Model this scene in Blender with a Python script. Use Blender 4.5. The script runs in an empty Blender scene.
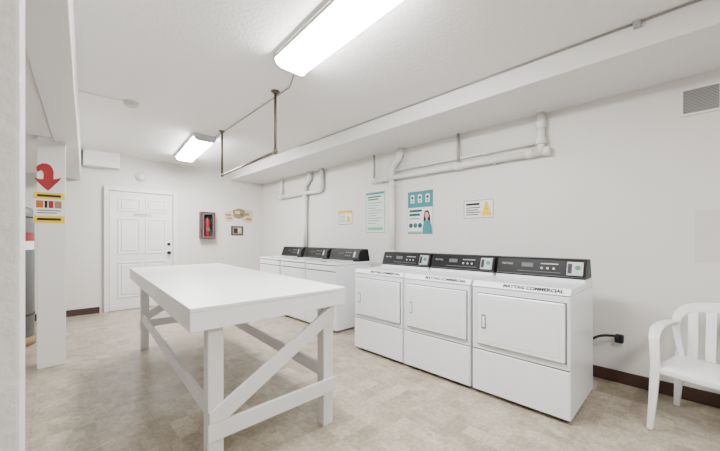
import bpy, bmesh, math, random
from mathutils import Vector, Matrix
random.seed(4)
C = bpy.context.scene.collection
SC = bpy.context.scene

# ---------------------------------------------------------------- camera model
CAM_H = 1.256
F = 320.0
ANG = math.radians(44.1)
SA, CA = math.sin(ANG), math.cos(ANG)
def hit(px, py, X=None, Y=None, Z=None):
    t = (px - 360) / F; v = (238 - py) / F
    d = Vector((SA + CA * t, CA - SA * t, v))
    if X is not None: k = X / d.x
    elif Y is not None: k = Y / d.y
    else: k = (Z - CAM_H) / d.z
    return Vector((d.x * k, d.y * k, CAM_H + d.z * k))

# ---------------------------------------------------------------- materials
def lin(r, g, b):
    f = lambda c: (c / 255 / 12.92) if c / 255 <= 0.04045 else ((c / 255 + 0.055) / 1.055) ** 2.4
    return (f(r), f(g), f(b), 1)
def mat(name, rgb, rough=0.5, metal=0.0, var=0.04, vscale=6.0, bump=0.0, bscale=200.0, emit=0.0, coat=0.0, spec=0.5):
    m = bpy.data.materials.new(name); m.use_nodes = True
    nt = m.node_tree; b = nt.nodes['Principled BSDF']
    tc = nt.nodes.new('ShaderNodeTexCoord')
    nz = nt.nodes.new('ShaderNodeTexNoise'); nz.inputs['Scale'].default_value = vscale; nz.inputs['Detail'].default_value = 4
    nt.links.new(tc.outputs['Object'], nz.inputs['Vector'])
    mx = nt.nodes.new('ShaderNodeMix'); mx.data_type = 'RGBA'
    c = lin(*rgb)
    mx.inputs[6].default_value = tuple(x * (1 - var) for x in c[:3]) + (1,)
    mx.inputs[7].default_value = tuple(min(1, x * (1 + var)) for x in c[:3]) + (1,)
    nt.links.new(nz.outputs['Fac'], mx.inputs[0]); nt.links.new(mx.outputs[2], b.inputs['Base Color'])
    b.inputs['Roughness'].default_value = rough; b.inputs['Metallic'].default_value = metal
    b.inputs['Coat Weight'].default_value = coat; b.inputs['Specular IOR Level'].default_value = spec
    if bump:
        n2 = nt.nodes.new('ShaderNodeTexNoise'); n2.inputs['Scale'].default_value = bscale; n2.inputs['Detail'].default_value = 3
        nt.links.new(tc.outputs['Object'], n2.inputs['Vector'])
        bp = nt.nodes.new('ShaderNodeBump'); bp.inputs['Strength'].default_value = bump; bp.inputs['Distance'].default_value = 0.01
        nt.links.new(n2.outputs['Fac'], bp.inputs['Height']); nt.links.new(bp.outputs['Normal'], b.inputs['Normal'])
    if emit:
        b.inputs['Emission Color'].default_value = (1.0, 0.99, 0.98, 1); b.inputs['Emission Strength'].default_value = emit
    return m
M = dict(
    wall=mat('wall_paint', (217, 215, 211), 0.5, var=0.02, vscale=2, bump=0.12, bscale=60),
    ceil=mat('ceiling_texture', (234, 233, 231), 0.8, var=0.015, vscale=40, bump=0.36, bscale=40),
    trim=mat('white_gloss_trim', (225, 224, 222), 0.4, var=0.015, bump=0.06, bscale=40),
    jamb=mat('rough_white_jamb', (206, 205, 202), 0.6, var=0.05, vscale=30, bump=0.6, bscale=45),
    base=mat('brown_baseboard', (60, 38, 28), 0.5, var=0.1),
    enamel=mat('white_enamel', (231, 233, 237), 0.25, var=0.008, coat=0.2),
    enamel2=mat('white_enamel_panel', (225, 228, 232), 0.25, var=0.008, coat=0.2),
    seam=mat('grey_seam', (84, 86, 90), 0.6),
    black=mat('black_console', (6, 6, 7), 0.45, var=0.1, spec=0.25),
    dark=mat('dark_plastic', (26, 26, 28), 0.5, spec=0.3),
    cabgrey=mat('cabinet_grey', (42, 42, 44), 0.5, spec=0.3),
    cabback=mat('cabinet_back', (92, 90, 88), 0.5),
    grey=mat('grey_metal', (158, 160, 163), 0.4, metal=0.3),
    table=mat('white_table_paint', (230, 230, 231), 0.35, var=0.012, vscale=4, bump=0.05, bscale=30),
    tleg=mat('white_leg_paint', (214, 214, 214), 0.45, var=0.02, vscale=8, bump=0.1, bscale=40),
    pipe=mat('white_painted_pipe', (223, 222, 219), 0.35, var=0.02),
    galv=mat('galvanised_pipe', (88, 79, 66), 0.4, metal=0.5, var=0.2, vscale=20),
    conduit=mat('grey_conduit', (150, 148, 143), 0.5, metal=0.1),
    lampwhite=mat('fixture_white', (222, 222, 222), 0.4),
    lampframe=mat('fixture_frame', (190, 191, 192), 0.4),
    detector=mat('detector_white', (196, 196, 194), 0.5),
    lens=mat('lit_diffuser', (250, 250, 250), 0.4, emit=114.0),
    plastic=mat('white_plastic', (231, 232, 233), 0.3, var=0.01),
    paper=mat('white_paper', (226, 228, 227), 0.7),
    faint=mat('faint_paper', (208, 208, 206), 0.7),
    pale=mat('pale_green_paper', (212, 222, 216), 0.7),
    cream=mat('cream_paper', (200, 188, 162), 0.7, var=0.2, vscale=14),
    tan=mat('tan_paper', (140, 120, 90), 0.7, var=0.3, vscale=20),
    teal=mat('teal_ink', (52, 132, 138), 0.6),
    dteal=mat('dark_teal_ink', (14, 76, 88), 0.6),
    green=mat('green_ink', (30, 112, 78), 0.6),
    mint=mat('mint_ink', (118, 176, 150), 0.6),
    yellow=mat('yellow_ink', (230, 196, 8), 0.6),
    orange=mat('orange_ink', (176, 104, 24), 0.6),
    red=mat('red_ink', (150, 6, 22), 0.5),
    rred=mat('red_enamel', (120, 16, 16), 0.4),
    cabred=mat('dull_red_frame', (84, 34, 32), 0.45),
    ink=mat('dark_ink', (22, 22, 26), 0.7),
    midink=mat('grey_ink', (96, 104, 104), 0.7),
    skin=mat('print_skin', (206, 156, 126), 0.7),
    tank=mat('grey_tank', (84, 85, 86), 0.4, var=0.05),
    tanbase=mat('tan_base', (128, 106, 76), 0.6, var=0.1),
    copper=mat('copper_pipe', (150, 90, 60), 0.35, metal=0.8),
    door=mat('white_door_paint', (226, 226, 225), 0.4, var=0.01),
    vent=mat('vent_grey', (184, 183, 180), 0.5),
    vdark=mat('vent_dark', (104, 103, 102), 0.7),
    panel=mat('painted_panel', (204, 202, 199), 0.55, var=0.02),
)
def floor_mat():
    m = bpy.data.materials.new('beige_vinyl_floor'); m.use_nodes = True
    nt = m.node_tree; b = nt.nodes['Principled BSDF']; N = nt.nodes.new; L = nt.links.new
    tc = N('ShaderNodeTexCoord')
    nw = N('ShaderNodeTexNoise'); nw.inputs['Scale'].default_value = 12; nw.inputs['Detail'].default_value = 3
    L(tc.outputs['Object'], nw.inputs['Vector'])
    sub = N('ShaderNodeVectorMath'); sub.operation = 'SUBTRACT'; sub.inputs[1].default_value = (0.5, 0.5, 0.5); L(nw.outputs['Color'], sub.inputs[0])
    scl = N('ShaderNodeVectorMath'); scl.operation = 'SCALE'; scl.inputs['Scale'].default_value = 0.02; L(sub.outputs[0], scl.inputs[0])
    add = N('ShaderNodeVectorMath'); add.operation = 'ADD'; L(tc.outputs['Object'], add.inputs[0]); L(scl.outputs[0], add.inputs[1])
    def brick(src, rot, w, h, c1, c2, mort, ms, off=0.5):
        mp = N('ShaderNodeMapping'); mp.inputs['Rotation'].default_value = (0, 0, rot)
        L(src, mp.inputs['Vector'])
        br = N('ShaderNodeTexBrick'); br.inputs['Scale'].default_value = 1; br.offset = off
        br.inputs['Brick Width'].default_value = w; br.inputs['Row Height'].default_value = h
        br.inputs['Mortar Size'].default_value = ms; br.inputs['Mortar Smooth'].default_value = 0.7
        br.inputs['Color1'].default_value = lin(*c1); br.inputs['Color2'].default_value = lin(*c2); br.inputs['Mortar'].default_value = lin(*mort)
        L(mp.outputs['Vector'], br.inputs['Vector'])
        return br
    b1 = brick(add.outputs[0], 0, 0.12, 0.12, (192, 182, 166), (150, 140, 124), (174, 164, 148), 0.004, 0.0)
    b2 = brick(add.outputs[0], math.pi / 2, 0.12, 0.06, (188, 178, 162), (156, 146, 130), (176, 166, 150), 0.004)
    vo = N('ShaderNodeTexNoise'); vo.inputs['Scale'].default_value = 6; L(tc.outputs['Object'], vo.inputs['Vector'])
    st = N('ShaderNodeValToRGB'); st.color_ramp.elements[0].position = 0.46; st.color_ramp.elements[1].position = 0.62; L(vo.outputs['Fac'], st.inputs[0])
    mx = N('ShaderNodeMix'); mx.data_type = 'RGBA'; L(st.outputs[0], mx.inputs[0])
    L(b1.outputs['Color'], mx.inputs[6]); L(b2.outputs['Color'], mx.inputs[7])
    b3 = brick(tc.outputs['Object'], 0, 0.305, 0.305, (255, 255, 255), (246, 245, 242), (224, 219, 212), 0.003, 0.0)
    m3 = N('ShaderNodeMix'); m3.data_type = 'RGBA'; m3.blend_type = 'MULTIPLY'; m3.inputs[0].default_value = 0.8
    L(mx.outputs[2], m3.inputs[6]); L(b3.outputs['Color'], m3.inputs[7])
    n1 = N('ShaderNodeTexNoise'); n1.inputs['Scale'].default_value = 45; n1.inputs['Detail'].default_value = 8; n1.inputs['Roughness'].default_value = 0.7
    L(tc.outputs['Object'], n1.inputs['Vector'])
    rp = N('ShaderNodeValToRGB'); rp.color_ramp.elements[0].position = 0.38; rp.color_ramp.elements[1].position = 0.62
    rp.color_ramp.elements[0].color = lin(204, 198, 188); rp.color_ramp.elements[1].color = (1, 1, 1, 1)
    L(n1.outputs['Fac'], rp.inputs[0])
    mu = N('ShaderNodeMix'); mu.data_type = 'RGBA'; mu.blend_type = 'MULTIPLY'; mu.inputs[0].default_value = 0.85
    L(m3.outputs[2], mu.inputs[6]); L(rp.outputs[0], mu.inputs[7]); L(mu.outputs[2], b.inputs['Base Color'])
    b.inputs['Roughness'].default_value = 0.28
    bp = N('ShaderNodeBump'); bp.inputs['Strength'].default_value = 0.1; bp.inputs['Distance'].default_value = 0.004
    L(n1.outputs['Fac'], bp.inputs['Height']); L(bp.outputs['Normal'], b.inputs['Normal'])
    return m
M['floor'] = floor_mat()

# ---------------------------------------------------------------- mesh builder
ORG = {}
class MB:
    def __init__(s): s.bm = bmesh.new()
    def box(s, x0, x1, y0, y1, z0, z1):
        v = [s.bm.verts.new(p) for p in ((x0,y0,z0),(x1,y0,z0),(x1,y1,z0),(x0,y1,z0),(x0,y0,z1),(x1,y0,z1),(x1,y1,z1),(x0,y1,z1))]
        for f in ((3,2,1,0),(4,5,6,7),(0,1,5,4),(1,2,6,5),(2,3,7,6),(3,0,4,7)): s.bm.faces.new([v[i] for i in f])
        return s
    def prism(s, pts, vec):
        pts = [Vector(p) for p in pts]; vec = Vector(vec)
        a = [s.bm.verts.new(p) for p in pts]; b = [s.bm.verts.new(p + vec) for p in pts]
        n = len(a)
        s.bm.faces.new(a[::-1]); s.bm.faces.new(b)
        for i in range(n): s.bm.faces.new((a[i], a[(i+1) % n], b[(i+1) % n], b[i]))
        return s
    def disc(s, c, u, v, r, vec, n=24):
        c, u, v = Vector(c), Vector(u), Vector(v)
        return s.prism([c + u * r * math.cos(2*math.pi*i/n) + v * r * math.sin(2*math.pi*i/n) for i in range(n)], vec)
    def tube(s, pts, r, seg=14):
        pts = [Vector(p) for p in pts]; n = len(pts)
        T = []
        for i in range(n):
            a = pts[min(i+1, n-1)] - pts[max(i-1, 0)]
            T.append(a.normalized())
        ref = Vector((0,0,1)) if abs(T[0].z) < 0.9 else Vector((1,0,0))
        u = (ref - T[0] * ref.dot(T[0])).normalized()
        rings = []
        for i in range(n):
            u = (u - T[i] * u.dot(T[i])).normalized(); w = T[i].cross(u)
            rr = r[i] if isinstance(r, (list, tuple)) else r
            rings.append([s.bm.verts.new(pts[i] + (u * math.cos(2*math.pi*k/seg) + w * math.sin(2*math.pi*k/seg)) * rr) for k in range(seg)])
        for i in range(n-1):
            for k in range(seg):
                f = s.bm.faces.new((rings[i][k], rings[i][(k+1) % seg], rings[i+1][(k+1) % seg], rings[i+1][k])); f.smooth = True
        s.bm.faces.new(rings[0][::-1]); s.bm.faces.new(rings[-1])
        return s
    def lathe(s, c, prof, seg=32, axis='z'):
        c = Vector(c); rings = []
        for r, h in prof:
            ring = []
            for k in range(seg):
                a = 2*math.pi*k/seg
                if axis == 'z': p = Vector((r*math.cos(a), r*math.sin(a), h))
                elif axis == 'x': p = Vector((h, r*math.cos(a), r*math.sin(a)))
                else: p = Vector((r*math.sin(a), h, r*math.cos(a)))
                ring.append(s.bm.verts.new(c + p))
            rings.append(ring)
        for i in range(len(rings)-1):
            for k in range(seg):
                f = s.bm.faces.new((rings[i][k], rings[i][(k+1) % seg], rings[i+1][(k+1) % seg], rings[i+1][k])); f.smooth = True
        s.bm.faces.new(rings[0][::-1]); s.bm.faces.new(rings[-1])
        return s
    def ribbon(s, pts, nrm, w, t):
        pts = [Vector(p) for p in pts]; n = len(pts); rings = []
        for i in range(n):
            T = (pts[min(i+1, n-1)] - pts[max(i-1, 0)]).normalized()
            N = Vector(nrm[i] if isinstance(nrm, list) else nrm); N = (N - T * N.dot(T)).normalized(); W = N.cross(T)
            ww = w[i] if isinstance(w, list) else w
            tt = t[i] if isinstance(t, list) else t
            rings.append([s.bm.verts.new(pts[i] + W*ww/2*a + N*tt/2*b) for a, b in ((1,1),(-1,1),(-1,-1),(1,-1))])
        for i in range(n-1):
            for k in range(4):
                f = s.bm.faces.new((rings[i][k], rings[i][(k+1) % 4], rings[i+1][(k+1) % 4], rings[i+1][k])); f.smooth = True
        s.bm.faces.new(rings[0][::-1]); s.bm.faces.new(rings[-1])
        return s
    def text(s, body, size, mtx, align='CENTER', bold=0.0):
        cu = bpy.data.curves.new('tmp', 'FONT'); cu.body = body; cu.size = size; cu.align_x = align; cu.align_y = 'CENTER'; cu.extrude = 0.0006; cu.offset = bold
        o = bpy.data.objects.new('tmp', cu); C.objects.link(o)
        dg = bpy.context.evaluated_depsgraph_get(); e = o.evaluated_get(dg); me = e.to_mesh()
        tmp = bmesh.new(); tmp.from_mesh(me); e.to_mesh_clear()
        tmp.transform(mtx); m2 = bpy.data.meshes.new('tmp'); tmp.to_mesh(m2); tmp.free()
        s.bm.from_mesh(m2); bpy.data.meshes.remove(m2)
        bpy.data.objects.remove(o); bpy.data.curves.remove(cu)
        return s
    def shear(s, k, y0):
        for v in s.bm.verts: v.co.x += k * (v.co.y - y0)
        return s
    def build(s, name, m, parent=None, bevel=0.0, segs=2, solid=0, sub=0, recalc=True):
        bm = s.bm
        if recalc: bmesh.ops.recalc_face_normals(bm, faces=bm.faces[:])
        if parent is not None: org = ORG[parent.name]
        else:
            xs = [v.co for v in bm.verts]
            org = Vector(((min(v.x for v in xs)+max(v.x for v in xs))/2, (min(v.y for v in xs)+max(v.y for v in xs))/2, min(v.z for v in xs)))
        bmesh.ops.translate(bm, verts=bm.verts[:], vec=-org)
        me = bpy.data.meshes.new(name); bm.to_mesh(me); bm.free(); me.materials.append(m)
        o = bpy.data.objects.new(name, me); C.objects.link(o)
        if parent is not None: o.parent = parent
        else: o.location = org
        ORG[o.name] = org
        if solid:
            md = o.modifiers.new('solid', 'SOLIDIFY'); md.thickness = solid; md.offset = -1
        if bevel:
            md = o.modifiers.new('bevel', 'BEVEL'); md.width = bevel; md.segments = segs; md.limit_method = 'ANGLE'; md.angle_limit = math.radians(40)
        if sub:
            md = o.modifiers.new('sub', 'SUBSURF'); md.levels = sub; md.render_levels = sub
        return o
def tag(o, label, cat, group=None):
    o['label'] = label; o['category'] = cat
    if group: o['group'] = group
    return o
def thing(name, label, cat, loc=(0,0,0), group=None):
    o = bpy.data.objects.new(name, None); C.objects.link(o); o.location = loc; o.empty_display_size = 0.1
    ORG[o.name] = Vector(loc)
    return tag(o, label, cat, group)
def struct(o, label=None, cat=None):
    o['kind'] = 'structure'
    if label: tag(o, label, cat)
    return o
def copy_tree(o, parent=None):
    c = o.copy(); C.objects.link(c)
    if parent is not None: c.parent = parent
    for ch in list(o.children): copy_tree(ch, c)
    return c
def fillet(pts, r, n=6):
    pts = [Vector(p) for p in pts]; out = [pts[0]]
    for i in range(1, len(pts)-1):
        a = (pts[i-1]-pts[i]); b = (pts[i+1]-pts[i]); rr = min(r, a.length*0.45, b.length*0.45)
        p0 = pts[i] + a.normalized()*rr; p1 = pts[i] + b.normalized()*rr
        for k in range(n+1):
            t = k/n; out.append(p0*(1-t)**2 + pts[i]*2*t*(1-t) + p1*t*t)
    out.append(pts[-1]); return out

# ---------------------------------------------------------------- room
XR, XL, YB, YN, H = 3.55, -1.9, 6.9, -2.2, 2.68
struct(MB().box(XL, XR, YN, YB, -0.1, 0).build('floor', M['floor']), 'beige mottled vinyl floor of the laundry room', 'floor')
struct(MB().box(XL, XR, YN, YB, H, H+0.1).build('ceiling', M['ceil']), 'white stippled ceiling', 'ceiling')
struct(MB().box(XR, XR+0.1, YN, YB, -0.1, H+0.1).build('wall_right', M['wall']), 'off-white wall behind the washers and dryers', 'wall')
struct(MB().box(XL-0.1, XR+0.1, YB, YB+0.1, -0.1, H+0.1).build('wall_back', M['wall']), 'off-white end wall with the panelled door', 'wall')
struct(MB().box(XL-0.1, XL, YN, YB, -0.1, H+0.1).build('wall_left', M['wall']), 'off-white wall of the alcove beyond the post', 'wall')
struct(MB().box(XL-0.1, XR+0.1, YN-0.1, YN, -0.1, H+0.1).build('wall_near', M['wall']), 'off-white wall behind the viewer', 'wall')
struct(MB().box(XL, -0.036, 0.80, 0.945, 0, H).build('wall_jamb', M['jamb'], bevel=0.006), 'rough white wall end at the left edge of the view', 'wall')
XS, ZS = 2.78, 2.50
struct(MB().box(XS, XR, YN, YB, ZS, H).build('trim_1', M['trim'], bevel=0.006), 'long white boxed soffit running over the machines', 'soffit')
ZH = 2.20
hd = MB(); hd.prism([(-0.05+0.06*0.945, 0.945, ZH), (-0.05+0.06*YB, YB, ZH), (-0.23+0.06*YB, YB, ZH), (-0.23+0.06*0.945, 0.945, ZH)], (0, 0, H-ZH))
struct(hd.build('trim_2', M['trim'], bevel=0.006), 'white boxed header running along the left side of the ceiling', 'beam')
struct(MB().box(-0.09, 0.115, 4.33, 4.53, 0, 2.235).build('trim_3', M['trim'], bevel=0.008), 'square white post carrying the red arrow', 'post')
ac = MB(); ac.prism([(XL, 0.945, 2.235), (-0.15+0.06*0.945, 0.945, 2.235), (-0.15+0.06*YB, YB, 2.235), (XL, YB, 2.235)], (0, 0, 0.06))
struct(ac.build('trim_6', M['ceil']), 'lower white ceiling of the alcove behind the post', 'soffit')
p0 = hit(83, 172, Y=6.72); p1 = hit(120, 175, Y=6.72)
struct(MB().box(p0.x, p1.x, 6.72, YB, 2.43, H).build('trim_4', M['ceil'], bevel=0.008), 'short white boxed section at the top of the end wall', 'soffit')
struct(MB().box(XR-0.012, XR, YN, YB, 0, 0.105).build('baseboard_right', M['base'], bevel=0.003), 'dark brown baseboard along the machine wall', 'baseboard')
bb = MB(); bb.box(XL, 0.60, YB-0.012, YB, 0, 0.105); bb.box(1.80, XR-0.012, YB-0.012, YB, 0, 0.105)
struct(bb.build('baseboard_back', M['base'], bevel=0.003), 'dark brown baseboard along the end wall', 'baseboard')

# door
DX0, DX1, DZ = 0.725, 1.68, 2.06
dm = MB().box(DX0, DX1, YB-0.035, YB-0.002, 0.008, DZ)
door = struct(dm.build('door_1', M['door'], bevel=0.003), 'white six panel door in the end wall', 'door')
fr = MB(); fr.box(DX0-0.075, DX0-0.006, YB-0.055, YB, 0, DZ+0.075); fr.box(DX1+0.006, DX1+0.075, YB-0.055, YB, 0, DZ+0.075); fr.box(DX0-0.006, DX1+0.006, YB-0.055, YB, DZ+0.006, DZ+0.075)
fr.build('door_frame', M['trim'], door, bevel=0.006)
w = DX1-DX0
for (za, zb) in ((0.22, 0.84), (0.98, 1.60), (1.72, 1.95)):
    for (xa, xb) in ((0.12, 0.46), (0.54, 0.88)):
        a, b = DX0+xa*w, DX0+xb*w
        q = MB(); g = 0.022
        q.box(a, b, YB-0.047, YB-0.034, za, za+g); q.box(a, b, YB-0.047, YB-0.034, zb-g, zb)
        q.box(a, a+g, YB-0.047, YB-0.034, za+g, zb-g); q.box(b-g, b, YB-0.047, YB-0.034, za+g, zb-g)
        q.box(a+0.05, b-0.05, YB-0.045, YB-0.034, za+0.05, zb-0.05)
        q.build('door_panel', M['door'], door, bevel=0.005)
hx = DX1-0.065
MB().lathe((hx, YB-0.035, 0.98), [(0.03, 0), (0.03, -0.012), (0.012, -0.014), (0.012, -0.04), (0.028, -0.045), (0.03, -0.06), (0.02, -0.075)], 20, 'y').build('door_handle', M['dark'], door)
MB().lathe((hx, YB-0.035, 1.14), [(0.03, 0), (0.03, -0.014), (0.02, -0.022)], 20, 'y').build('deadbolt', M['dark'], door)
dc = (DX0+DX1)/2
t = thing('door_notice', 'small faint notice fixed to the upper middle of the white door', 'notice', (dc, YB-0.035, 1.63))
MB().box(dc-0.14, dc+0.14, YB-0.0375, YB-0.035, 1.63, 1.70).build('sheet', M['faint'], t)
for k in range(2): MB().box(dc-0.12, dc+0.12-0.05*k, YB-0.0385, YB-0.0373, 1.672-0.024*k, 1.680-0.024*k).build('print_line', M['midink'], t)

# ---------------------------------------------------------------- folding table
AX, AY, TW, TL, TZ = 0.475, 1.65, 0.985, 2.745, 0.92
table = thing('folding_table', 'long white painted wooden folding table standing in mid-room', 'table', (AX+TW/2+0.08, AY+TL/2, 0))
def tb(name, m, *boxes, bevel=0.003):
    b = MB()
    for (u0, u1, v0, v1, z0, z1) in boxes: b.box(AX+u0, AX+u1, AY+v0, AY+v1, z0, z1)
    b.shear(0.0612, AY); return b.build(name, m, table, bevel=bevel)
tb('tabletop', M['table'], (0, TW, 0, TL, TZ-0.022, TZ), bevel=0.004)
ZA0, ZA1 = 0.803, TZ-0.022
tb('apron', M['table'], (0.002, TW-0.002, 0.002, 0.024, ZA0, ZA1))
tb('apron', M['table'], (0.002, TW-0.002, TL-0.024, TL-0.002, ZA0, ZA1))
tb('apron', M['table'], (0.002, 0.024, 0.024, TL-0.024, ZA0, ZA1))
tb('apron', M['table'], (TW-0.024, TW-0.002, 0.024, TL-0.024, ZA0, ZA1))
LW = 0.08
LU = (0.095, TW-0.075-LW); LV = (0.046, TL-0.046-LW)
for u in LU:
    for v in LV: tb('leg', M['tleg'], (u, u+LW, v, v+LW, 0, ZA1), bevel=0.005)
for u in LU:
    tb('stretcher', M['tleg'], (u+0.012, u+0.034, LV[0]+LW, LV[1], 0.315, 0.40))
tb('crossbar', M['tleg'], (LU[0]-0.004, LU[1]+LW+0.012, LV[0]-0.021, LV[0], 0.225, 0.315))
tb('crossbar', M['tleg'], (LU[0]-0.004, LU[1]+LW+0.012, LV[1]+LW, LV[1]+LW+0.021, 0.225, 0.315))
for vv in (LV[0]-0.021, LV[1]+LW):
    b = MB(); ua, ub = LU[0]+0.003, LU[1]+LW-0.003
    b.prism([(AX+ua, AY+vv, 0.317), (AX+ua+0.09, AY+vv, 0.317), (AX+ub, AY+vv, 0.715), (AX+ub, AY+vv, 0.80), (AX+ub-0.025, AY+vv, 0.80), (AX+ua, AY+vv, 0.372)], (0, 0.0205, 0))
    b.shear(0.0612, AY); b.build('diagonal_brace', M['tleg'], table, bevel=0.003)

# ---------------------------------------------------------------- dryers (local, front = -x)
def make_dryer():
    t = thing('clothes_dryer', 'dryer', 'dryer', (0,0,0), 'white dryers along the wall')
    W = 0.345
    b = MB(); b.box(-0.345, 0.355, -W, W, 0.025, 0.860); b.build('body', M['enamel'], t, bevel=0.004)
    for sx in (-0.28, 0.28):
        for sy in (-0.28, 0.28): MB().lathe((sx, sy, 0), [(0.02, 0), (0.02, 0.015), (0.01, 0.016), (0.01, 0.026)], 12).build('foot', M['dark'], t)
    b = MB(); b.prism([(-0.357, -W, 0.864), (-0.357, -W, 0.870), (-0.322, -W, 0.908), (0.355, -W, 0.908), (0.355, -W, 0.864)], (0, 2*W, 0))
    b.build('top_panel', M['enamel'], t, bevel=0.003)
    MB().box(-0.355, -0.344, -W+0.003, W-0.003, 0.364, 0.858).build('front_panel', M['enamel2'], t, bevel=0.004)
    MB().box(-0.357, -0.344, -W+0.003, W-0.003, 0.03, 0.355).build('lower_panel', M['enamel'], t, bevel=0.006)
    MB().box(-0.3505, -0.344, -W+0.004, W-0.004, 0.356, 0.363).build('seam_line', M['seam'], t)
    MB().box(-0.3562, -0.355, -0.324, 0.299, 0.404, 0.819).build('door_gap', M['seam'], t)
    d = MB(); d.box(-0.374, -0.3562, -0.318, 0.293, 0.41, 0.813)
    d = d.build('door', M['enamel'], t, bevel=0.012, segs=4)
    MB().box(-0.3765, -0.373, -0.285, 0.262, 0.442, 0.782).build('door_inset', M['enamel2'], d, bevel=0.003, segs=2)
    hb = MB(); hb.box(-0.379, -0.374, 0.224, 0.256, 0.54, 0.65); hb.build('handle', M['seam'], d, bevel=0.002)
    hb = MB(); hb.box(-0.39, -0.377, 0.228, 0.246, 0.55, 0.64); hb.build('handle_lip', M['plastic'], d, bevel=0.004)
    sl = math.atan2(0.038, 0.035)
    R = Matrix(((0, math.cos(sl), -math.sin(sl)), (-1, 0, 0), (0, math.sin(sl), math.cos(sl)))).to_4x4()
    tm = Matrix.Translation((-0.3395-0.0012, -0.10, 0.889+0.0011)) @ R
    MB().text('MAYTAG COMMERCIAL', 0.038, tm, bold=0.0016).build('lettering', M['ink'], t, recalc=False)
    MB().box(0.10, 0.345, -W+0.004, W-0.004, 0.9075, 0.932).build('console_base', M['enamel2'], t, bevel=0.003)
    c = MB(); prof = [(0.104, 0.932), (0.106, 0.942), (0.150, 1.075), (0.168, 1.085), (0.29, 1.085), (0.335, 0.932)]
    c.prism([(x, -W+0.004, z) for x, z in prof], (0, 2*W-0.008, 0)); c = c.build('console', M['black'], t, bevel=0.006)
    th = math.atan2(0.133, 0.044)
    nx, nz = -math.sin(th), math.cos(th); ux, uz = math.cos(th), math.sin(th)
    def on(y, s, off=0.0): return Vector((0.106 + ux*s + nx*off, y, 0.942 + uz*s + nz*off))
    def plate(name, m, y0, y1, s0, s1, off0=-0.001, off1=0.003, bev=0.001):
        p = [on(y0, s0, off0), on(y1, s0, off0), on(y1, s1, off0), on(y0, s1, off0)]
        return MB().prism(p, Vector((nx, 0, nz))*(off1-off0)).build(name, m, c, bevel=bev)
    plate('trim_strip', M['seam'], -W+0.006, W-0.006, 0.003, 0.007)
    plate('coin_box', M['grey'], -0.325, -0.215, 0.016, 0.125, -0.001, 0.02, 0.004)
    plate('coin_plate', M['cabgrey'], -0.252, -0.222, 0.03, 0.11, 0.0195, 0.0215)
    plate('coin_slot', M['black'], -0.240, -0.234, 0.05, 0.09, 0.0212, 0.0225)
    MB().disc(on(-0.29, 0.078, 0.0195), (0,1,0), (ux,0,uz), 0.020, Vector((nx,0,nz))*0.002, 20).build('coin_sticker', M['green'], c)
    plate('display', M['seam'], 0.04, 0.13, 0.07, 0.105)
    plate('instruction_strip', M['grey'], -0.15, -0.02, 0.1, 0.107)
    plate('instruction_strip', M['seam'], -0.17, 0.16, 0.03, 0.035)
    for k in range(3):
        MB().disc(on(-0.03-0.045*k, 0.065), (0,1,0), (ux,0,uz), 0.010, Vector((nx,0,nz))*0.006, 18).build('button', M['grey'], c, bevel=0.002)
    R2 = Matrix(((0, ux, nx), (-1, 0, 0), (0, uz, nz))).to_4x4()
    MB().text('MAYTAG', 0.023, Matrix.Translation(on(0.25, 0.09, 0.002)) @ R2).build('logo_lettering', M['grey'], c, recalc=False)
    return t
dry = make_dryer()
dl = ['white dryer with black console at the right end of its row, nearest the plastic chair',
      'middle white dryer with black console, standing between two other dryers',
      'white dryer with black console at the left end of its row, beside the washers']
for i, y in enumerate((0.90, 1.61, 2.315)):
    o = dry if i == 0 else copy_tree(dry)
    o.location = (2.845, y, 0); o['label'] = dl[i]

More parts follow.
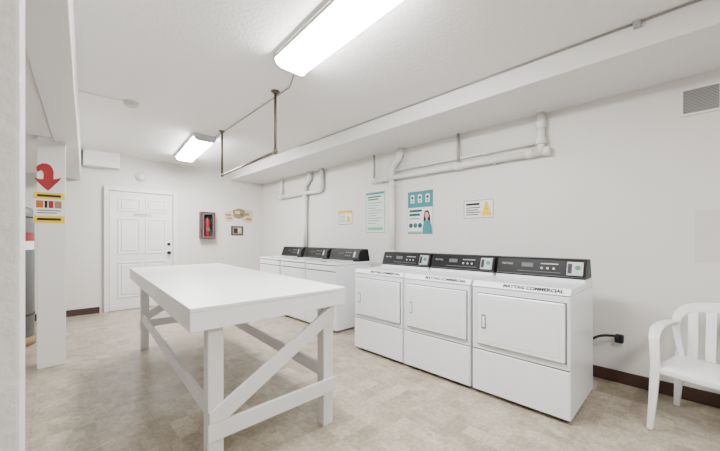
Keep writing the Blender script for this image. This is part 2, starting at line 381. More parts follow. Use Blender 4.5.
# ---------------------------------------------------------------- washers
def make_washer():
    t = thing('washing_machine', 'washer', 'washer', (0,0,0), 'white washers in the far corner')
    W = 0.345
    b = MB(); b.box(-0.32, 0.33, -W, W, 0.025, 0.885); b.build('body', M['enamel'], t, bevel=0.004)
    for sx in (-0.26, 0.26):
        for sy in (-0.28, 0.28): MB().lathe((sx, sy, 0), [(0.02, 0), (0.02, 0.015), (0.01, 0.016), (0.01, 0.026)], 12).build('foot', M['dark'], t)
    MB().box(-0.33, -0.319, -W+0.006, W-0.006, 0.03, 0.796).build('front_panel', M['enamel2'], t, bevel=0.005)
    MB().box(-0.33, -0.319, -W+0.006, W-0.006, 0.81, 0.880).build('upper_panel', M['enamel'], t, bevel=0.004)
    sm = MB(); sm.box(-0.327, -0.319, -W+0.008, W-0.008, 0.797, 0.809); sm.box(-0.33, -0.319, -W+0.004, W-0.004, 0.881, 0.8885)
    sm.build('seam_line', M['seam'], t)
    MB().box(-0.335, 0.33, -W, W, 0.889, 0.92).build('top_panel', M['enamel'], t, bevel=0.01, segs=3)
    MB().box(-0.268, 0.078, -0.258, 0.258, 0.9195, 0.9215).build('lid_gap', M['seam'], t)
    l = MB().box(-0.26, 0.07, -0.25, 0.25, 0.9215, 0.934).build('lid', M['enamel2'], t, bevel=0.006, segs=3)
    MB().box(-0.266, -0.258, -0.06, 0.06, 0.923, 0.932).build('lid_grip', M['seam'], l, bevel=0.003)
    c = MB(); prof = [(0.10, 0.92), (0.10, 0.94), (0.15, 1.085), (0.17, 1.096), (0.28, 1.096), (0.32, 0.92)]
    c.prism([(x, -W+0.004, z) for x, z in prof], (0, 2*W-0.008, 0)); c = c.build('console', M['black'], t, bevel=0.006)
    th = math.atan2(0.145, 0.05); nx, nz = -math.sin(th), math.cos(th); ux, uz = math.cos(th), math.sin(th)
    def on(y, s, off=0.0): return Vector((0.10 + ux*s + nx*off, y, 0.94 + uz*s + nz*off))
    def plate(name, m, y0, y1, s0, s1, off0=-0.001, off1=0.003):
        p = [on(y0, s0, off0), on(y1, s0, off0), on(y1, s1, off0), on(y0, s1, off0)]
        return MB().prism(p, Vector((nx, 0, nz))*(off1-off0)).build(name, m, c, bevel=0.001)
    plate('trim_strip', M['seam'], -W+0.006, W-0.006, 0.004, 0.008)
    plate('coin_box', M['cabgrey'], -0.32, -0.205, 0.02, 0.135, -0.001, 0.02)
    plate('coin_plate', M['grey'], -0.25, -0.215, 0.04, 0.115, 0.0195, 0.0215)
    plate('display', M['cabgrey'], 0.02, 0.14, 0.08, 0.11)
    plate('instruction_strip', M['midink'], -0.15, -0.01, 0.105, 0.115)
    for k in range(3):
        MB().disc(on(-0.03-0.045*k, 0.06), (0,1,0), (ux,0,uz), 0.011, Vector((nx,0,nz))*0.006, 16).build('button', M['seam'], c)
    return t
ws = make_washer()
wl = ['white top-loading washer at the right end of the washers, its bare side facing the dryers',
      'middle white top-loading washer, standing between two other washers',
      'white top-loading washer farthest back, nearest the end wall']
for i, y in enumerate((3.585, 4.305, 5.025)):
    o = ws if i == 0 else copy_tree(ws)
    o.location = (3.03, y, 0); o['label'] = wl[i]

# ---------------------------------------------------------------- pipes on the right wall
PX = 3.495
def tb2(parent, name, pts, r, m='pipe', f=0.08): return MB().tube(fillet(pts, f), r).build(name, M[m], parent)
def ring(parent, c, r, l, axis):
    MB().lathe(c, [(r*0.9, -l/2), (r, -l/2+0.004), (r, l/2-0.004), (r*0.9, l/2)], 20, axis).build('coupling', M['pipe'], parent)
t = thing('wall_pipes', 'white painted pipes with S-bend on the wall above the dryers', 'pipes', (PX, 2.2, 0.95))
tb2(t, 'main_pipe', [(PX, 3.34, 2.11), (PX, 0.97, 2.11)], 0.034)
tb2(t, 'upper_pipe', [(PX+0.02, 2.95, 2.21), (PX+0.02, 1.03, 2.21)], 0.016)
tb2(t, 'riser', [(PX, 1.03, 2.11), (PX, 1.03, 2.24), (PX+0.01, 1.03, ZS)], 0.035)
tb2(t, 'down_pipe', [(PX, 2.95, 2.11), (PX, 2.95, 0.93)], 0.040)
tb2(t, 'bent_pipe', [(PX, 2.95, 2.11), (PX, 2.95, 2.27), (PX, 2.81, 2.36), (PX, 2.81, ZS)], 0.044, f=0.1)
tb2(t, 'riser', [(PX, 3.30, 2.11), (PX, 3.30, ZS)], 0.016, 'conduit')
tb2(t, 'riser', [(PX, 1.925, 2.11), (PX, 1.925, ZS)], 0.018, 'conduit')
R_ = 0.052
ring(t, (PX, 0.975, 2.11), 0.046, 0.055, 'y'); ring(t, (PX, 1.13, 2.11), 0.046, 0.065, 'y'); ring(t, (PX, 1.03, 2.215), 0.048, 0.065, 'z'); ring(t, (PX+0.006, 1.03, 2.38), 0.045, 0.07, 'z')
ring(t, (PX, 2.95, 2.24), R_, 0.06, 'z'); ring(t, (PX, 2.95, 2.02), R_, 0.065, 'z'); ring(t, (PX, 2.81, 2.43), R_, 0.065, 'z'); ring(t, (PX, 2.95, 1.05), R_, 0.07, 'z')
ring(t, (PX, 3.06, 2.11), 0.046, 0.06, 'y'); ring(t, (PX, 1.925, 2.11), 0.046, 0.08, 'y'); ring(t, (PX, 3.30, 2.11), 0.046, 0.08, 'y')
ring(t, (PX+0.02, 1.6, 2.21), 0.022, 0.05, 'y'); ring(t, (PX+0.02, 2.45, 2.21), 0.022, 0.05, 'y')
for y in (1.5, 2.4, 3.15):
    MB().box(PX-0.01, XR, y-0.012, y+0.012, 2.068, 2.077).build('bracket', M['pipe'], t)
t = thing('wall_pipes', 'white painted pipes on the far wall corner above the washers', 'pipes', (PX, 5.3, 0.95))
tb2(t, 'main_pipe', [(PX, 6.12, 2.11), (PX, 4.60, 2.11), (PX, 4.60, ZS)], 0.039, f=0.06)
tb2(t, 'down_pipe', [(PX, 5.11, 2.11), (PX, 5.11, 0.93)], 0.042)
tb2(t, 'bent_pipe', [(PX, 5.11, 2.11), (PX, 5.11, 2.26), (PX, 4.96, 2.36), (PX, 4.96, ZS)], 0.044, f=0.1)
tb2(t, 'riser', [(PX, 5.98, 2.11), (PX, 5.98, ZS)], 0.032)
ring(t, (PX, 5.11, 2.02), R_, 0.07, 'z'); ring(t, (PX, 5.11, 2.2), R_, 0.07, 'z'); ring(t, (PX, 4.60, 2.22), R_, 0.06, 'z'); ring(t, (PX, 5.98, 2.11), R_, 0.08, 'y')
for y in (4.8, 5.7):
    MB().box(PX-0.01, XR, y-0.012, y+0.012, 2.063, 2.072).build('bracket', M['pipe'], t)

# ---------------------------------------------------------------- ceiling fixtures
def light(label, x0, x1, y0, y1, shear):
    t = thing('ceiling_light', label, 'ceiling light', ((x0+x1)/2, (y0+y1)/2, H-0.09), 'fluorescent ceiling lights')
    MB().box(x0+0.01, x1-0.01, y0+0.01, y1-0.01, H-0.03, H).shear(shear, y1).build('housing', M['lampwhite'], t, bevel=0.004)
    d = MB(); d.prism([(x0+0.008, y0+0.025, H-0.03), (x0+0.022, y0+0.025, H-0.068), (x0+0.06, y0+0.025, H-0.086), (x1-0.06, y0+0.025, H-0.086), (x1-0.022, y0+0.025, H-0.068), (x1-0.008, y0+0.025, H-0.03)], (0, y1-y0-0.05, 0))
    d.shear(shear, y1).build('diffuser', M['lens'], t)
    for xa, xb in ((x0, x0+0.0075), (x1-0.0075, x1)):
        MB().box(xa, xb, y0+0.025, y1-0.025, H-0.036, H-0.012).shear(shear, y1).build('side_rail', M['lampframe'], t)
    for a, b in ((y0, y0+0.025), (y1-0.025, y1)):
        MB().prism([(x0-0.004, a, H), (x0-0.004, a, H-0.045), (x0+0.014, a, H-0.078), (x0+0.055, a, H-0.095), (x1-0.055, a, H-0.095), (x1-0.014, a, H-0.078), (x1+0.004, a, H-0.045), (x1+0.004, a, H)], (0, b-a, 0)).shear(shear, y1).build('end_cap', M['lampframe'], t, bevel=0.003)
    return t
light('lit fluorescent ceiling light close overhead, cut by the top of the view', 1.245, 1.535, 1.03, 2.25, 0.06)
light('smaller-looking lit fluorescent ceiling light near the end wall', 1.54, 1.83, 4.65, 6.12, 0.10)

# hanging rail
R0, R1, RZ = Vector((1.57, 2.80, 0)), Vector((1.646, 4.337, 0)), 2.09
t = thing('hanging_rail', 'dark galvanised pipe clothes rail hung from the ceiling', 'clothes rail', (1.61, 3.57, RZ))
MB().tube([(R0.x, R0.y, RZ), (R1.x, R1.y, RZ)], 0.013).build('bar', M['galv'], t)
for p in (R0, R1):
    MB().tube([(p.x, p.y, RZ), (p.x, p.y, H)], 0.013).build('drop_pipe', M['galv'], t)
    MB().lathe((p.x, p.y, H-0.028), [(0.02, 0), (0.022, 0.016), (0.042, 0.02), (0.042, 0.028)], 20).build('ceiling_flange', M['galv'], t)
    dv = (R1-R0).normalized() * (1 if p is R0 else -1)
    MB().tube([(p.x, p.y, RZ+0.035), (p.x, p.y, RZ-0.018)], 0.019).tube([Vector((p.x, p.y, RZ)) - dv*0.018, Vector((p.x, p.y, RZ)) + dv*0.035], 0.019).build('elbow', M['galv'], t)

tag(MB().tube([(1.46, 2.25, H-0.007), (1.62, 2.62, H-0.007), (1.665, 4.25, H-0.007), (1.665, 4.66, H-0.007)], 0.006, 10).build('ceiling_conduit', M['conduit']), 'thin conduit on the ceiling linking the two lights past the rail', 'conduit')
t = thing('soffit_conduit', 'thin conduit with a junction box along the top of the soffit', 'conduit', (XS-0.02, 1.5, H-0.05))
jb = hit(637, 22, X=XS-0.02)
MB().tube([(XS-0.008, 4.2, H-0.010), (XS-0.008, -0.6, H-0.010)], 0.007, 10).build('conduit', M['conduit'], t)
MB().box(XS-0.03, XS, jb.y-0.02, jb.y+0.02, H-0.045, H).build('junction_box', M['grey'], t, bevel=0.004)

sx, sy = 0.61, 4.08
t = thing('smoke_detector', 'small round white smoke detector on the ceiling', 'smoke detector', (sx, sy, H-0.055))
MB().lathe((sx, sy, H-0.02), [(0.068, 0), (0.07, 0.02)], 28).build('base', M['detector'], t)
MB().lathe((sx, sy, H-0.055), [(0.012, 0), (0.04, 0.003), (0.056, 0.014), (0.058, 0.036)], 28).build('cover', M['detector'], t)
tag(MB().tube([(0.20, 4.10, H-0.007), (sx-0.069, sy, H-0.007)], 0.006, 10).build('ceiling_conduit', M['pipe']), 'short conduit on the ceiling running to the smoke detector', 'conduit')

a = hit(141, 177, Y=YB)
t = thing('wall_alarm', 'small round white alarm on the wall above the door', 'alarm', (a.x, YB, a.z-0.08))
MB().lathe((a.x, YB, a.z), [(0.085, 0), (0.085, -0.02), (0.078, -0.028)], 28, 'y').build('base', M['detector'], t)
MB().lathe((a.x, YB-0.026, a.z), [(0.062, 0), (0.06, -0.018), (0.045, -0.03), (0.015, -0.036)], 28, 'y').build('cover', M['lampwhite'], t)

# ---------------------------------------------------------------- end-wall items
a = hit(199, 212, Y=YB); b = hit(213, 239, Y=YB)
x0, x1, z0, z1 = a.x, b.x, b.z, a.z
t = thing('extinguisher_cabinet', 'grey and dull red fire extinguisher cabinet on the end wall right of the door', 'cabinet', ((x0+x1)/2, YB, z0))
MB().box(x0+0.012, x1-0.012, YB-0.012, YB, z0+0.012, z1-0.012).build('back_panel', M['cabback'], t)
f = MB(); g = 0.022; D = YB-0.14
f.box(x0, x1, D, YB, z0, z0+g); f.box(x0, x1, D, YB, z1-g, z1); f.box(x0, x0+g, D, YB, z0+g, z1-g); f.box(x1-g, x1, D, YB, z0+g, z1-g)
f.build('frame', M['cabred'], t, bevel=0.004)
g2 = 0.03
f = MB(); f.box(x0+g, x1-g, D+0.002, D+0.012, z0+g, z0+g+g2); f.box(x0+g, x1-g, D+0.002, D+0.012, z1-g-g2, z1-g); f.box(x0+g, x0+g+g2, D+0.002, D+0.012, z0+g+g2, z1-g-g2); f.box(x1-g-g2, x1-g, D+0.002, D+0.012, z0+g+g2, z1-g-g2)
f.build('door_rim', M['seam'], t, bevel=0.002)
cx, cy = (x0+x1)/2, YB-0.070; zb = z0+g
e = thing('fire_extinguisher', 'red fire extinguisher inside the grey and red wall cabinet', 'fire extinguisher', (cx, cy, zb))
hh = z1-z0-2*g
MB().lathe((cx, cy, zb), [(0.05, 0), (0.054, 0.01), (0.054, hh*0.66), (0.045, hh*0.74), (0.02, hh*0.79), (0.02, hh*0.82)], 24).build('cylinder', M['rred'], e)
MB().box(cx-0.018, cx+0.018, cy-0.03, cy+0.02, zb+hh*0.82, zb+hh*0.87).box(cx-0.07, cx+0.02, cy-0.01, cy+0.01, zb+hh*0.87, zb+hh*0.90).build('valve', M['dark'], e, bevel=0.003)
MB().box(cx-0.03, cx+0.03, cy-0.0565, cy-0.05, zb+hh*0.28, zb+hh*0.42).build('label', M['cabback'], e)
MB().tube(fillet([(cx+0.018, cy, zb+hh*0.845), (cx+0.07, cy-0.005, zb+hh*0.8), (cx+0.073, cy-0.005, zb+hh*0.35)], 0.04), 0.008, 10).build('hose', M['dark'], e)

def scrap(label, pts, m, lay, marks):
    P = [hit(x, y, Y=YB) for x, y in pts]
    lo = Vector((sum(p.x for p in P)/len(P), YB, min(p.z for p in P)))
    t = thing('wall_notice', label, 'notice', lo)
    MB().prism([(p.x, YB-0.002-lay, p.z) for p in P], (0, 0.002 + (lay if lay < 0.003 else 0.001), 0)).build('sheet', M[m], t)
    for (ma, u0, v0, u1, v1) in marks:
        A, B = hit(u0, v0, Y=YB), hit(u1, v1, Y=YB)
        MB().box(A.x, B.x, YB-0.0032-lay, YB-0.0018-lay, B.z, A.z).build('print_mark', M[ma], t)
scrap('ragged cream paper right of the cabinet, leftmost of the pinned papers', [(224, 213), (231, 210.5), (234, 213), (233.5, 221), (228, 222), (225, 219)], 'cream', 0.0, [('tan', 226, 214, 231, 216), ('tan', 227, 217.5, 232, 219)])
scrap('tan paper in the middle of the pinned papers on the end wall', [(232.5, 210), (239, 208.5), (245, 210), (244.5, 217), (239, 219), (234, 217.5)], 'tan', 0.002, [('cream', 235, 211, 240, 214), ('cabback', 240, 213.5, 243, 216)])
scrap('large cream paper at the right of the pinned papers on the end wall', [(243, 212), (248, 209.5), (253, 212), (252.5, 222), (248, 224), (242, 221)], 'cream', 0.0, [('tan', 244.5, 213, 249, 216), ('tan', 246, 218, 251, 220.5)])
a = hit(231, 226, Y=YB); b = hit(243, 235.5, Y=YB)
t = thing('framed_notice', 'small dark framed notice below the pinned papers', 'notice', ((a.x+b.x)/2, YB, b.z))
MB().box(a.x, b.x, YB-0.012, YB, b.z, a.z).build('frame', M['cabgrey'], t, bevel=0.003)
MB().box(a.x+0.03, b.x-0.03, YB-0.0135, YB-0.011, b.z+0.025, a.z-0.025).build('picture', M['tan'], t)
MB().box(a.x+0.055, a.x+0.14, YB-0.0145, YB-0.013, b.z+0.05, a.z-0.05).build('print_line', M['ink'], t)
MB().box(b.x-0.12, b.x-0.05, YB-0.0145, YB-0.013, b.z+0.06, a.z-0.04).build('print_line', M['cream'], t)

# ---------------------------------------------------------------- right-wall prints
def wall_thing(name, label, cat, px0, py0, px1, py1, m='paper', th=0.003):
    pa = hit(px0, (py0+py1)/2, X=XR); pb = hit(px1, (py0+py1)/2, X=XR)
    pm = hit((px0+px1)/2, py0, X=XR); pn = hit((px0+px1)/2, py1, X=XR)
    y1_, y0_, z1_, z0_ = pa.y, pb.y, pm.z, pn.z
    t = thing(name, label, cat, (XR, (y0_+y1_)/2, z0_))
    MB().box(XR-th, XR, y0_, y1_, z0_, z1_).build('sheet', M[m], t)
    W_, H_ = y1_-y0_, z1_-z0_
    def q(u, v): return (y1_ - u*W_, z1_ - v*H_)
    def rect(nm, mm, u0, v0, u1, v1, lay=1):
        (ya, za), (yb, zb_) = q(u0, v0), q(u1, v1); x = XR-th-0.0012*lay
        return MB().box(x, x+0.0016, yb, ya, zb_, za).build(nm, M[mm], t)
    def poly(nm, mm, pts, lay=1):
        x = XR-th-0.0012*lay
        return MB().prism([(x, *q(u, v)) for u, v in pts], (0.0016, 0, 0)).build(nm, M[mm], t)
    def circ(nm, mm, u, v, r, lay=1):
        asp = W_/H_
        return poly(nm, mm, [(u+r*math.cos(2*math.pi*k/20), v+r*asp*math.sin(2*math.pi*k/20)) for k in range(20)], lay)
    def border(mm, e, asp=None):
        ev = e*W_/H_
        rect('border_line', mm, 0, 0, 1, ev); rect('border_line', mm, 0, 1-ev, 1, 1)
        rect('border_line', mm, 0, ev, e, 1-ev); rect('border_line', mm, 1-e, ev, 1, 1-ev)
    return rect, poly, circ, border
rect, poly, circ, border = wall_thing('poster', 'tall pale poster with green heading, left of the teal poster', 'poster', 366, 192, 385, 233, 'pale')
border('mint', 0.03)
rect('heading_band', 'teal', 0.03, 0.015, 0.97, 0.06)
for k in range(2): rect('print_line', 'green', 0.12, 0.10+0.06*k, 0.82-0.15*k, 0.135+0.06*k)
for k in range(9): rect('print_line', 'midink', 0.12, 0.26+0.062*k, 0.85-0.14*((k*7) % 3), 0.273+0.062*k)
rect('footer_band', 'mint', 0.1, 0.86, 0.9, 0.93)
rect, poly, circ, border = wall_thing('poster', 'teal and white poster with three icons and a woman in teal', 'poster', 408, 191, 433, 234)
rect('teal_panel', 'teal', 0.0, 0.0, 1.0, 0.38)
for u in (0.2, 0.5, 0.8):
    rect('icon', 'paper', u-0.075, 0.08, u+0.075, 0.27, 2); rect('icon_print', 'dteal', u-0.045, 0.115, u+0.045, 0.18, 3); circ('icon_print', 'teal', u, 0.225, 0.035, 3)
rect('print_line', 'dteal', 0.07, 0.43, 0.58, 0.485); rect('print_line', 'dteal', 0.07, 0.52, 0.50, 0.575); rect('print_line', 'midink', 0.07, 0.63, 0.5, 0.65)
for k, mm in enumerate(('dteal', 'green', 'dteal')): circ('icon_disc', mm, 0.13+0.185*k, 0.80, 0.082)
poly('figure_hair', 'ink', [(0.66, 0.56), (0.68, 0.49), (0.74, 0.455), (0.81, 0.46), (0.87, 0.50), (0.89, 0.58), (0.91, 0.70), (0.86, 0.74), (0.69, 0.74), (0.64, 0.70)])
poly('figure_dress', 'teal', [(0.60, 1.0), (0.62, 0.82), (0.66, 0.72), (0.72, 0.68), (0.83, 0.68), (0.91, 0.72), (0.96, 0.82), (0.98, 1.0)], 2)
poly('figure_face', 'skin', [(0.70, 0.54), (0.73, 0.50), (0.80, 0.50), (0.84, 0.54), (0.84, 0.60), (0.80, 0.65), (0.80, 0.69), (0.74, 0.69), (0.74, 0.65), (0.70, 0.60)], 3)
rect('footer_band', 'mint', 0.0, 0.94, 0.58, 1.0)
border('mint', 0.015)
rect, poly, circ, border = wall_thing('wall_sign', 'small white sign with a pointed yellow figure, right of the teal poster', 'sign', 464, 200, 493.5, 218)
border('ink', 0.014)
rect('print_line', 'ink', 0.08, 0.16, 0.55, 0.28)
for k in range(4): rect('print_line', 'seam', 0.08, 0.38+0.13*k, 0.58-0.08*(k % 2), 0.44+0.13*k)
poly('yellow_figure', 'yellow', [(0.78, 0.07), (0.81, 0.14), (0.84, 0.30), (0.89, 0.56), (0.93, 0.76), (0.93, 0.90), (0.63, 0.90), (0.63, 0.76), (0.67, 0.56), (0.72, 0.30), (0.75, 0.14)])
circ('figure_print', 'ink', 0.755, 0.50, 0.012, 2); circ('figure_print', 'ink', 0.805, 0.50, 0.012, 2)
rect, poly, circ, border = wall_thing('wall_sign', 'small yellow and white sign above the washers, left of the pale poster', 'sign', 339, 211, 352.5, 224.5, 'paper')
border('midink', 0.03)
rect('yellow_band', 'yellow', 0.03, 0.03, 0.97, 0.22); poly('picture', 'yellow', [(0.71, 0.3), (0.83, 0.5), (0.88, 0.85), (0.56, 0.85), (0.61, 0.5)])
for k in range(4): rect('print_line', 'midink', 0.1, 0.34+0.14*k, 0.48, 0.39+0.14*k)

a = hit(680, 99, X=XR); b = hit(719, 99, X=XR)
y1_, y0_ = a.y, b.y - 0.02; zt, zb = 2.415, 2.20
t = thing('wall_vent', 'grey louvred vent grille high on the right wall', 'vent', (XR, (y0_+y1_)/2, zb))
MB().box(XR-0.004, XR, y0_+0.012, y1_-0.012, zb+0.012, zt-0.012).build('backing', M['vdark'], t)
f = MB(); g = 0.018
f.box(XR-0.014, XR, y0_, y1_, zb, zb+g); f.box(XR-0.014, XR, y0_, y1_, zt-g, zt); f.box(XR-0.014, XR, y0_, y0_+g, zb+g, zt-g); f.box(XR-0.014, XR, y1_-g, y1_, zb+g, zt-g)
f.build('frame', M['pipe'], t, bevel=0.002)
f = MB()
for k in range(16):
    z = zb+g+0.003+k*(zt-zb-2*g)/16
    f.prism([(XR-0.012, y0_+g, z), (XR-0.011, y0_+g, z+0.002), (XR-0.003, y0_+g, z+0.010), (XR-0.004, y0_+g, z+0.008)], (0, y1_-y0_-2*g, 0))
f.build('louvres', M['vent'], t)
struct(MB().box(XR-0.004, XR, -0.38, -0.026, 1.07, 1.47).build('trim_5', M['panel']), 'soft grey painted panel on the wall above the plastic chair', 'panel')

oy, oz = 0.425, 0.375
t = thing('wall_outlet', 'white outlet plate low on the wall beside the dryer', 'outlet', (XR, oy, oz-0.06))
MB().box(XR-0.006, XR, oy-0.037, oy+0.037, oz-0.058, oz+0.058).build('plate', M['plastic'], t, bevel=0.003)
MB().lathe((XR-0.006, oy, oz-0.024), [(0.017, 0.001), (0.017, -0.002)], 16, 'x').build('socket', M['lampwhite'], t)
t = thing('power_cord', 'black power cord and plug running from the dryer to the outlet', 'cord', (XR-0.03, oy, oz-0.06))
MB().box(XR-0.06, XR-0.0062, oy-0.03, oy+0.03, oz-0.02, oz+0.05).build('plug', M['dark'], t, bevel=0.01, segs=3)
MB().tube(fillet([(3.2, 0.66, 0.36), (3.30, 0.62, 0.37), (3.40, 0.54, 0.42), (3.47, oy+0.02, 0.42), (XR-0.045, oy, oz+0.02)], 0.08), 0.011, 10).build('cable', M['dark'], t)

# ---------------------------------------------------------------- sign and arrow on the post
PY = 4.33
def post_poly(b, pts, lay, th=0.002):
    return b.prism([hit(x, y, Y=PY) + Vector((0, -lay, 0)) for x, y in pts], (0, th, 0))
outline = [(36.4, 170.6), (36.2, 167), (38.8, 164.6), (42.5, 163.2), (47, 163.6), (50.6, 165.4), (52.8, 168.6), (53.8, 172), (53.6, 179.2), (57, 179), (61.6, 177.6), (58.8, 181.4), (54.6, 185), (51.4, 188.2), (48.2, 191), (44.6, 188.4), (40.8, 185), (37.2, 181.4), (34.6, 177.6), (39.4, 179), (43.2, 179), (43.6, 174), (42.4, 171.2), (40.6, 170), (38.6, 171.4)]
b = MB(); post_poly(b, outline, 0.002, 0.002)
tag(b.build('arrow_sign', M['red']), 'red cut-out arrow with curved tail pointing down on the white post', 'sign')
pc = hit(48, 223, Y=PY)
t = thing('post_sign', 'white notice with yellow bands on the post under the red arrow', 'sign', (pc.x, PY, pc.z))
def pr(name, m, x0, y0, x1, y1, lay):
    A, B = hit(x0, (y0), Y=PY), hit(x1, y1, Y=PY)
    zA = hit(48, y0, Y=PY).z; zB = hit(48, y1, Y=PY).z
    MB().box(A.x, B.x, PY-lay, PY-lay+0.002, zB, zA).build(name, M[m], t)
pr('sheet', 'paper', 33.3, 192.5, 64.6, 223, 0.002)
pr('yellow_band', 'yellow', 33.3, 192.5, 64.6, 199, 0.0035)
pr('yellow_band', 'yellow', 33.3, 215.8, 64.6, 223, 0.0035)
pr('print_line', 'ink', 37, 194.6, 61, 197, 0.005)
pr('picture', 'orange', 36, 200.8, 43.5, 208, 0.0035); pr('picture', 'ink', 44.5, 200.8, 47.5, 208, 0.0035); pr('picture', 'red', 48.5, 200.8, 53.5, 208, 0.0035); pr('picture', 'tan', 54.5, 200.8, 61.5, 208, 0.0035)
for k in range(2): pr('print_line', 'midink', 37, 210+k*2.4, 61-4*k, 211+k*2.4, 0.0035)
pr('print_line', 'ink', 37, 218, 61, 220.4, 0.005)

# ---------------------------------------------------------------- water heater in the alcove
wx, wy, wr = -0.39, 5.5, 0.26
t = thing('water_heater', 'dark grey cylindrical water heater tank standing behind the white post', 'water heater', (wx, wy, 0))
MB().lathe((wx, wy, 0.10), [(wr-0.01, 0), (wr, 0.01), (wr, 1.46), (wr-0.02, 1.51), (0.10, 1.56), (0.02, 1.57)], 40).build('tank', M['tank'], t)
MB().lathe((wx, wy, 0), [(wr+0.01, 0), (wr+0.01, 0.10)], 30).build('base', M['tanbase'], t)
for zz in (0.36, 1.50): MB().lathe((wx, wy, zz), [(wr, -0.012), (wr+0.004, -0.01), (wr+0.004, 0.01), (wr, 0.012)], 40).build('band', M['cabgrey'], t)
for s in (-0.1, 0.1): MB().tube([(wx+s, wy, 1.64), (wx+s, wy, 2.235)], 0.014).build('pipe', M['copper'], t)
for z0, z1, m, nm in ((1.22, 1.32, 'rred', 'warning_label'), (1.12, 1.22, 'paper', 'data_label')):
    b = MB(); pts = []
    for k in range(9):
        a = math.radians(-80 + 8.5*k); pts.append((wx+(wr+0.002)*math.cos(a), wy+(wr+0.002)*math.sin(a), z0))
    for k in range(8):
        b.bm.faces.new([b.bm.verts.new(p) for p in (pts[k], pts[k+1], (pts[k+1][0], pts[k+1][1], z1), (pts[k][0], pts[k][1], z1))])
    b.build(nm, M[m], t, recalc=False)

# ---------------------------------------------------------------- plastic chair
ch = thing('plastic_chair', 'white moulded plastic armchair with slatted back at the right', 'chair', (0,0,0))
def seat_mesh():
    b = MB(); nx, ny = 16, 16; g = []
    for i in range(nx+1):
        row = []
        for j in range(ny+1):
            x = -0.225 + 0.48*i/nx; v = -1+2*j/ny; wd = 0.24+0.03*i/nx; y = v*wd
            z = 0.425 - 0.02*(1-v*v) - 0.012*(1-i/nx)
            if x > 0.17: z -= ((x-0.17)/0.085)**2*0.025
            row.append(b.bm.verts.new((x, y, z)))
        g.append(row)
    for i in range(nx):
        for j in range(ny):
            f = b.bm.faces.new((g[i][j], g[i+1][j], g[i+1][j+1], g[i][j+1])); f.smooth = True
    return b
seat_mesh().build('seat', M['plastic'], ch, solid=0.01)
rim = MB()
rim.ribbon([(0.252, -0.266, 0.390), (0.258, -0.13, 0.384), (0.260, 0, 0.382), (0.258, 0.13, 0.384), (0.252, 0.266, 0.390)], (1, 0, 0), 0.036, 0.01)
for s in (-1, 1): rim.ribbon([(-0.22, 0.24*s, 0.392), (0.25, 0.267*s, 0.396)], (0, s, 0), 0.04, 0.01)
rim.build('seat_rim', M['plastic'], ch, bevel=0.004)
def bx(y, z): return -0.195 - 0.30*(z-0.42) + 0.45*y*y
side = [(0.222, 0.40), (0.244, 0.50), (0.262, 0.60), (0.263, 0.65), (0.25, 0.70), (0.215, 0.735), (0.155, 0.753), (0.08, 0.762), (0.0, 0.764)]
prof = side + [(-y, z) for y, z in side[-2::-1]]
arch = [(bx(y, z), y, z) for y, z in prof]
aw = [0.034, 0.038, 0.044, 0.05, 0.06, 0.068, 0.072, 0.074, 0.074]
MB().ribbon(arch, (1, 0, 0.28), aw + aw[-2::-1], 0.014).build('back_frame', M['plastic'], ch, bevel=0.005, sub=1)
for y in (-0.178, -0.089, 0.0, 0.089, 0.178):
    zt_ = 0.745 if abs(y) < 0.12 else 0.72
    zs = [0.40, 0.50, 0.60, 0.67, zt_]
    MB().ribbon([(bx(y, z)+0.002, y*(0.95+0.16*(z-0.4)), z) for z in zs], (1, 0, 0.28), 0.052, 0.008).build('slat', M['plastic'], ch, bevel=0.003)
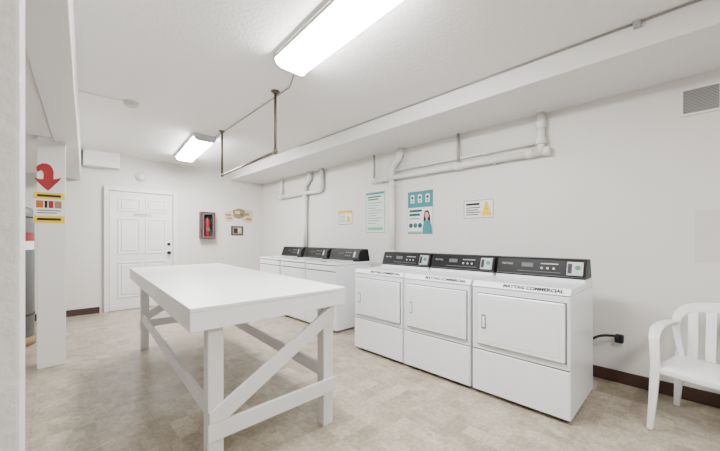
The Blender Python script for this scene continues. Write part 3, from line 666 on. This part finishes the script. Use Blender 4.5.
for s in (-1, 1):
    pts = [(bx(0.26, 0.64), 0.262*s, 0.640), (-0.17, 0.275*s, 0.648), (-0.05, 0.290*s, 0.654), (0.08, 0.297*s, 0.653), (0.165, 0.297*s, 0.644), (0.212, 0.296*s, 0.616), (0.232, 0.293*s, 0.572)]
    nr = [(0, 0, 1), (0, 0, 1), (0, 0, 1), (0, 0, 1), (0.3, 0, 1), (1, 0, 0.8), (1, 0, 0.1)]
    MB().ribbon(pts, nr, [0.046, 0.058, 0.066, 0.068, 0.066, 0.06, 0.054], 0.014).build('armrest', M['plastic'], ch, bevel=0.005, sub=1)
    pts = [(0.231, 0.293*s, 0.59), (0.240, 0.287*s, 0.48), (0.247, 0.283*s, 0.41), (0.268, 0.291*s, 0.20), (0.29, 0.302*s, 0.003)]
    MB().ribbon(pts, (1, 0, 0), [0.054, 0.05, 0.05, 0.042, 0.032], [0.016, 0.022, 0.03, 0.028, 0.024]).build('leg', M['plastic'], ch, bevel=0.005)
    pts = [(-0.205, 0.236*s, 0.42), (-0.218, 0.243*s, 0.30), (-0.245, 0.254*s, 0.15), (-0.275, 0.266*s, 0.003)]
    MB().ribbon(pts, (1, 0, 0), [0.054, 0.048, 0.042, 0.034], 0.026).build('leg', M['plastic'], ch, bevel=0.005)
ch.location = (3.07, -0.155, 0); ch.rotation_euler = (0, 0, math.radians(172))

# ---------------------------------------------------------------- lights & camera
def area(name, loc, sx, sy, e, rot=(0,0,0)):
    l = bpy.data.lights.new(name, 'AREA'); l.shape = 'RECTANGLE'; l.size = sx; l.size_y = sy; l.energy = e; l.color = (1.0, 0.99, 0.98)
    o = bpy.data.objects.new(name, l); C.objects.link(o); o.location = loc; o.rotation_euler = rot
    return o
area('rear_fill', (1.0, -1.0, 2.62), 1.4, 0.5, 95)  # added fill light behind the camera, no fixture modelled there
area('alcove_fill', (-1.0, 3.6, 2.22), 0.3, 1.2, 14)  # added fill to brighten the alcove, not a known lamp
wd = bpy.data.worlds.new('World'); SC.world = wd; wd.use_nodes = True
wd.node_tree.nodes['Background'].inputs[0].default_value = (0.9, 0.93, 1, 1); wd.node_tree.nodes['Background'].inputs[1].default_value = 0.3
cam = bpy.data.cameras.new('camera'); co = bpy.data.objects.new('camera', cam); C.objects.link(co)
co.location = (0, 0, CAM_H); co.rotation_euler = (math.pi/2, 0, -ANG)
cam.sensor_width = 36; cam.lens = 16.0; cam.shift_y = 12.5/720; cam.clip_start = 0.02
SC.camera = co
